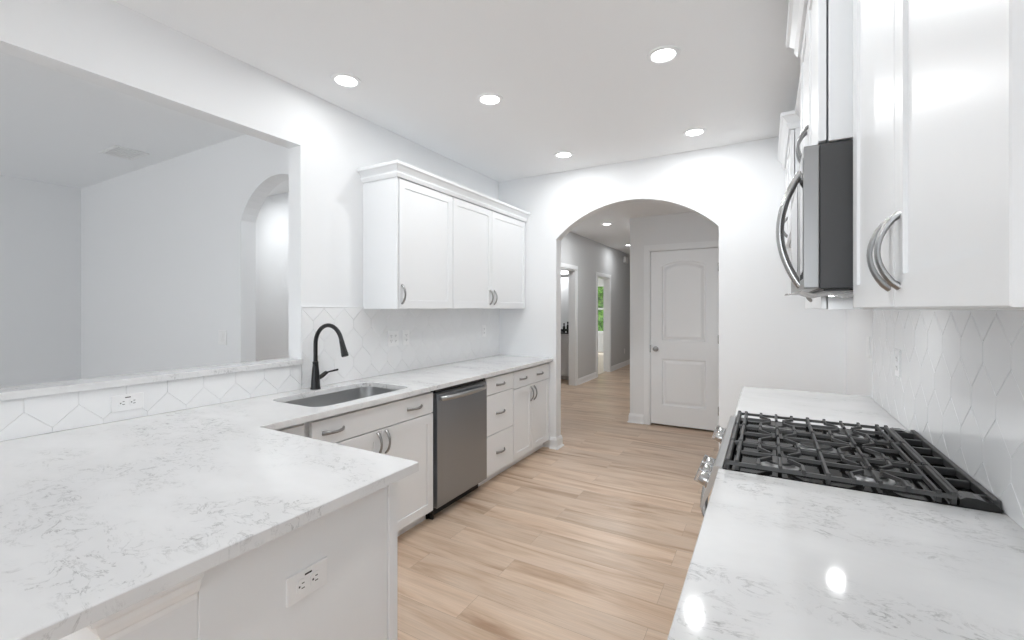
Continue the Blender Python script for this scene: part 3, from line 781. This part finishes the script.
for y in (1.588, 1.668, 1.748, 2.135, 2.215):
    k_ = B().lathe([(.026, -.004), (.026, .004), (.023, .006), (.0215, .027), (.019, .030)], Vector((-.163, y, .838)) , axis, 24)
    ko = k_.obj('knob', M['chrome'], o, True)
    c0 = Vector((-.163, y, .838)) + axis * .030
    up = Vector((.37, 0, .93)).normalized()
    gb = B(); vs = []
    for sgn in (0, 1):
        for a_, c_ in ((-.006, -.022), (.006, -.022), (.006, .022), (-.006, .022)):
            vs.append(gb.bm.verts.new(c0 + Vector((0, 1, 0)) * a_ + up * c_ + axis * (.014 * sgn - .003)))
    for f in ((0, 1, 2, 3), (7, 6, 5, 4), (0, 4, 5, 1), (1, 5, 6, 2), (2, 6, 7, 3), (3, 7, 4, 0)): gb.bm.faces.new([vs[i] for i in f])
    bmesh.ops.bevel(gb.bm, geom=gb.bm.edges[:], offset=.002, segments=1, affect='EDGES')
    gb.obj('grip', M['nickel'], ko)
od = B().box(-.135, -.087, ry0 + .004, ry1 - .004, .20, .75, .004).obj('oven_door', M['steel_light'], o)
B().box(-.1365, -.130, ry0 + .09, ry1 - .09, .30, .62, .001).obj('oven_window', M['glass_black'], od)
b = B(); pts = []
for i in range(19):
    u = i / 18; pts.append((-.14 - .062 * math.sin(math.pi * u) ** .4 if 0 < u < 1 else -.134, ry0 + .03 + u * (ry1 - ry0 - .06), .715))
b.tube(pts, .012, 12, up=(0, 0, 1)); b.obj('oven_handle', M['nickel'], od, True)
B().box(-.130, -.087, ry0 + .004, ry1 - .004, .095, .193, .004).obj('storage_drawer', M['steel_light'], o)
# cooktop
b = B().box(-.119, XR - .012, ry0 - .001, ry1 + .001, .8695, .9045, .003)
b.obj('cooktop', M['enamel'], o)
# burners
for bx, by, r_ in ((.036, 1.654, .038), (.266, 1.654, .034), (.151, 1.905, .044), (.036, 2.158, .034), (.266, 2.158, .038)):
    bo = B().lathe([(r_ + .020, .0), (r_ + .018, .003), (r_ + .006, .004), (r_ + .004, .010), (r_ - .004, .011)], (bx, by, .9045), (0, 0, 1), 28).obj('burner', M['alu'], o, True)
    B().lathe([(r_ * .6, .0095), (r_ + .002, .0095), (r_ + .003, .012), (r_ - .001, .0155), (r_ * .4, .016)], (bx, by, .9045), (0, 0, 1), 28).obj('burner_cap', M['iron'], bo, True)
def bar(b, p, q, w=.010, h=.013, zt=.947, zb=None):
    p = Vector(p); q = Vector(q); d = (q - p).normalized(); n = Vector((-d.y, d.x)) * w / 2
    zb = zt - h if zb is None else zb
    lo = [b.bm.verts.new((v_.x, v_.y, zb)) for v_ in (p - n * 1.25, q - n * 1.25, q + n * 1.25, p + n * 1.25)]
    hi = [b.bm.verts.new((v_.x, v_.y, zt)) for v_ in (p - n * .7, q - n * .7, q + n * .7, p + n * .7)]
    for k in range(4): b.bm.faces.new((lo[k], lo[(k + 1) % 4], hi[(k + 1) % 4], hi[k]))
    b.bm.faces.new(hi); b.bm.faces.new(lo[::-1])
gx0, gx1, gm = -.113, .417, .151
ZG = .9335                      # top of the grates
GY = [(ry0 + .003, 1.777), (1.783, 2.027), (2.033, ry1 - .003)]
for gi, (y0, y1) in enumerate(GY):
    b = B()
    for y in (y0 + .005, y1 - .005): bar(b, (gx0, y), (gx1, y), .010, .010, ZG - .005)
    for x, w in ((gx0 + .008, .014), (gx0 + .034, .010), (gm, .010), (gx1 - .034, .010), (gx1 - .006, .012)):
        bar(b, (x, y0 + .001), (x, y1 - .001), w, .010, ZG)
    for x in (gx0 + .008, gx0 + .034, gm, gx1 - .034, gx1 - .006):
        for y in (y0 + .005, y1 - .005): b.box(x - .006, x + .006, y - .0045, y + .0045, .9046, ZG + .0025, .0015)
    ym = (y0 + y1) / 2
    cs = [(.036, ym, .040), (.266, ym, .040)] if gi != 1 else [(.036, ym, .034), (.266, ym, .034)]
    for cx, cy, r_ in cs:
        xl_, xr_ = (gx0 + .034, gm) if cx < .1 else (gm, gx1 - .034)
        bar(b, (cx, y0), (cx, cy - r_ * .5), .009, .010, ZG); bar(b, (cx, y1), (cx, cy + r_ * .5), .009, .010, ZG)
        bar(b, (xl_, cy), (cx - r_ * .5, cy), .009, .010, ZG); bar(b, (xr_, cy), (cx + r_ * .5, cy), .009, .010, ZG)
        for sx in (-1, 1):
            for sy in (-1, 1):
                ex = cx + sx * .057; ye = y0 if sy < 0 else y1
                k0 = (ex, cy + sy * .066)
                bar(b, (ex, ye), k0, .009, .010, ZG)
                bar(b, k0, (cx + sx * r_ * .6, cy + sy * r_ * .6), .009, .010, ZG)
                b.box(ex - .005, ex + .005, ye - .004 - .0045 * (sy + 1) / 2, ye + .004 - .0045 * (sy - 1) / 2 - .0045, ZG - .012, ZG + .0025, .001)
        for ye in (y0 + .005, y1 - .005): b.box(cx - .005, cx + .005, ye - .0045, ye + .0045, ZG - .012, ZG + .0025, .001)
    go = b.obj('grate', M['iron'], o)
# rear vent trim
b = B(); rx0, rx1 = .424, XR - .0115
b.box(rx0, rx0 + .010, ry0 + .01, ry1 - .01, .9046, .926, .002).box(rx1 - .014, rx1, ry0 + .01, ry1 - .01, .9046, .930, .002)
for k in range(7):
    y = ry0 + .05 + k * (ry1 - ry0 - .1) / 6
    b.box(rx0 + .010, rx1 - .014, y - .006, y + .006, .9046, .925, .002)
b.obj('rear_vent', M['iron'], o)
for y0, y1 in ((ry0 - .001, ry0 + .047), (ry1 - .047, ry1 + .001)):
    xz_prism(B(), [(rx0 - .004, .9047), (rx0 - .002, .922), (rx0 + .008, .929), (rx0 + .03, .929), (rx1 - .012, .920), (rx1, .910), (rx1, .9047)], y0, y1).obj('end_cap', M['glass_black'], o)

# right base cabinets (fronts face the aisle)
fnB = FXn(-.071)
for y0, y1, lab in ((.462, RY0 - .001, 'white base cabinet under the near right countertop'), (RY1 + .001, 3.199, 'white base cabinet under the countertop beyond the range')):
    o = thing('base_cabinet', lab, 'cabinet', (.2, (y0 + y1) / 2, 0), 'white base cabinets on the range wall')
    base_body(o, -.070, XR - .011, y0, y1, front=-1)
    ym = (y0 + y1) / 2
    for a0, a1, ha in ((y0 + .004, ym - .002, ym - .03), (ym + .002, y1 - .004, ym + .03)):
        drawer(o, fnB, a0, a1, .718, .862, [(a0 + a1) / 2]); door(o, fnB, a0, a1, ZB + .002, .713, ha, .61)

# ------------------------------------------------------------------ outlets and switches
def outlet(fn, ac, bc, label, horiz=False, gangs=1, d0=0.0, loc=None, kind='receptacle', gfci=False, name='wall_outlet', cat='outlet'):
    w, h = (.072 + .046 * (gangs - 1), .116)
    mp = (lambda a, b_, d: fn(ac + b_, bc + a, d0 + d)) if horiz else (lambda a, b_, d: fn(ac + a, bc + b_, d0 + d))
    o = thing(name, label, cat, fn(ac, bc, d0), 'outlets and switches')
    b = B(); panel_front(b, mp, -w / 2, w / 2, -h / 2, h / 2, .006); b.obj('cover_plate', M['plate'], o)
    for gk in range(gangs):
        ga = (gk - (gangs - 1) / 2) * .046
        if kind != 'receptacle':
            b = B(); panel_front(b, mp, ga - .0165, ga + .0165, -.0335, .0335, .0082)
            b.obj('rocker', M['plate'], o); continue
        for sy in (-.0195, .0195):
            b = B(); n_ = 24
            ring = lambda r_, d: [b.bm.verts.new(mp(ga + r_ * math.cos(2 * math.pi * i / n_), sy + max(-.0142, min(.0142, r_ * math.sin(2 * math.pi * i / n_))), d)) for i in range(n_)]
            rg = [ring(.0178, .0055), ring(.0178, .0078), ring(.0170, .0084)]
            for p_, q_ in zip(rg, rg[1:]):
                for i in range(n_): b.bm.faces.new((p_[i], p_[(i + 1) % n_], q_[(i + 1) % n_], q_[i]))
            b.bm.faces.new(rg[-1])
            ins = b.obj('receptacle', M['plate'], o)
            b = B()
            def sl(a, b_, sa, sb):
                p = [mp(ga + a - sa, b_ - sb, .0080), mp(ga + a + sa, b_ + sb, .0088)]
                b.box(*sum([sorted(z) for z in zip(*p)], []))
            sl(-.0062, sy + .003, .0012, .0044); sl(.0062, sy + .003, .0012, .0036); sl(0, sy - .0072, .0024, .0022)
            b.obj('slots', M['slot'], ins)
        if gfci:
            b = B(); p = [mp(ga + .021, -.010, .0060), mp(ga + .025, .010, .0070)]
            b.box(*sum([sorted(z) for z in zip(*p)], [])); b.obj('indicator_bar', M['slot'], o)
    return o
outlet(FX(XL), .893, .981, 'horizontal white outlet on the tiles under the pass-through ledge', True, d0=.0098, gfci=True)
outlet(FX(-1.031), .745, .697, 'horizontal white outlet on the peninsula end panel', True, gfci=True)
outlet(FX(XL), 2.526, 1.170, 'wide two-gang outlet on the tiles under the single-door upper cabinet', gangs=2, d0=.0098)
outlet(FX(XL), 2.667, 1.170, 'single outlet next to the two-gang outlet under the sink-run upper cabinets', d0=.0098)
outlet(FX(XL), 3.79, 1.172, 'single outlet on the tiles close to the arch wall corner', d0=.0098)
outlet(FXn(XR), 2.53, 1.161, 'single outlet on the tiles behind the range wall, seen edge-on', d0=.0098)
outlet(FXn(XR), 3.24, 1.178, 'white switch on the painted wall past the end of the range-wall tiles', kind='rocker', name='light_switch', cat='switch')
outlet(FYn(2.0), -3.82, 1.163, 'double white light switch on the dining room wall beside its arch', gangs=2, kind='rocker', name='light_switch', cat='switch')
outlet(FX(HX), 10.82, .36, 'low white outlet on the hall wall past the bedroom doorway')
o = thing('door_chime', 'small white chime box high on the hall wall', 'chime', (HX, 10.85, 2.58))
b = B(); panel_front(b, FX(HX), 10.72, 10.98, 2.50, 2.64, .05); b.obj('cover', M['plate'], o)
B().box(HX + .05, HX + .053, 10.75, 10.95, 2.53, 2.545).box(HX + .05, HX + .053, 10.75, 10.95, 2.56, 2.575).obj('grille', M['plate'], o)

# ------------------------------------------------------------------ bathroom glimpse
o = thing('bathroom_vanity', 'white vanity cabinet with pale top in the first hall doorway', 'vanity', (-3.8, 8.35, 0))
B().box(-4.5, -3.27, 8.125, 8.628, .075, .865).obj('carcass', M['cabinet'], o)
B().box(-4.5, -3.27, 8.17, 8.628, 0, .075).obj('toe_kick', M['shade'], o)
fv = FYn(8.124)
for a0, a1, ha in ((-4.49, -4.09, -4.12), (-4.085, -3.69, -4.05), (-3.685, -3.28, -3.31)):
    door(o, fv, a0, a1, .08, .70, ha, .60) if a0 < -3.7 else door(o, fv, a0, a1, .08, .70, None, None)
    drawer(o, fv, a0, a1, .71, .855, [])
B().box(-4.52, -3.25, 8.085, 8.628, .866, .896, .003).obj('vanity_top', M['quartz'], o)
o = thing('bath_caddy', 'small black caddy of toiletries on the bathroom vanity', 'caddy', (-3.42, 8.3, .897))
b = B().box(-3.56, -3.30, 8.22, 8.36, .897, .91, .003)
b.box(-3.56, -3.552, 8.22, 8.36, .91, .98).box(-3.308, -3.30, 8.22, 8.36, .91, .98).box(-3.552, -3.308, 8.22, 8.226, .95, .985).box(-3.552, -3.308, 8.354, 8.36, .95, .985)
b.obj('tray', M['black'], o)
for k, (x, h) in enumerate(((-3.51, .19), (-3.43, .22), (-3.35, .17))):
    B().lathe([(.024, 0), (.026, .01), (.026, h * .62), (.012, h * .72), (.010, h * .82), (.015, h * .84), (.015, h)], (x, 8.29, .911), (0, 0, 1), 16).obj('bottle', M['black'], o, True)
o = thing('vanity_light', 'bright bar light on the bathroom wall above the vanity', 'light fixture', (-3.6, 8.6, 2.17))
B().box(-4.1, -3.45, 8.60, 8.6295, 2.06, 2.10, .004).obj('wall_plate', M['nickel'], o)
for x in (-4.0, -3.78, -3.55):
    B().lathe([(.02, 0), (.045, .02), (.055, .10), (.05, .13), (.03, .13)], (x, 8.54, 2.10), (0, 0, 1), 20).obj('glass_shade', M['lens_soft'], o, True)
lamp('vanity_lamp', (-3.8, 8.4, 2.2), .5, 4.5, (0, 0, 0), .1)
lamp('foyer_lamp', (-5.0, 2.62, 2.7), .15, 6.5, shape='DISK')  # fill without a fixture, added to brighten the wall behind the dining arch
lamp('foyer_lamp', (-2.95, 2.7, 2.7), .15, 3.2, shape='DISK')  # second added fill, lifts the jamb of that arch
lamp('bedroom_lamp', (-5.2, 11.5, 2.72), .2, 30, shape='DISK')  # unseen fill added to brighten the bedroom carpet
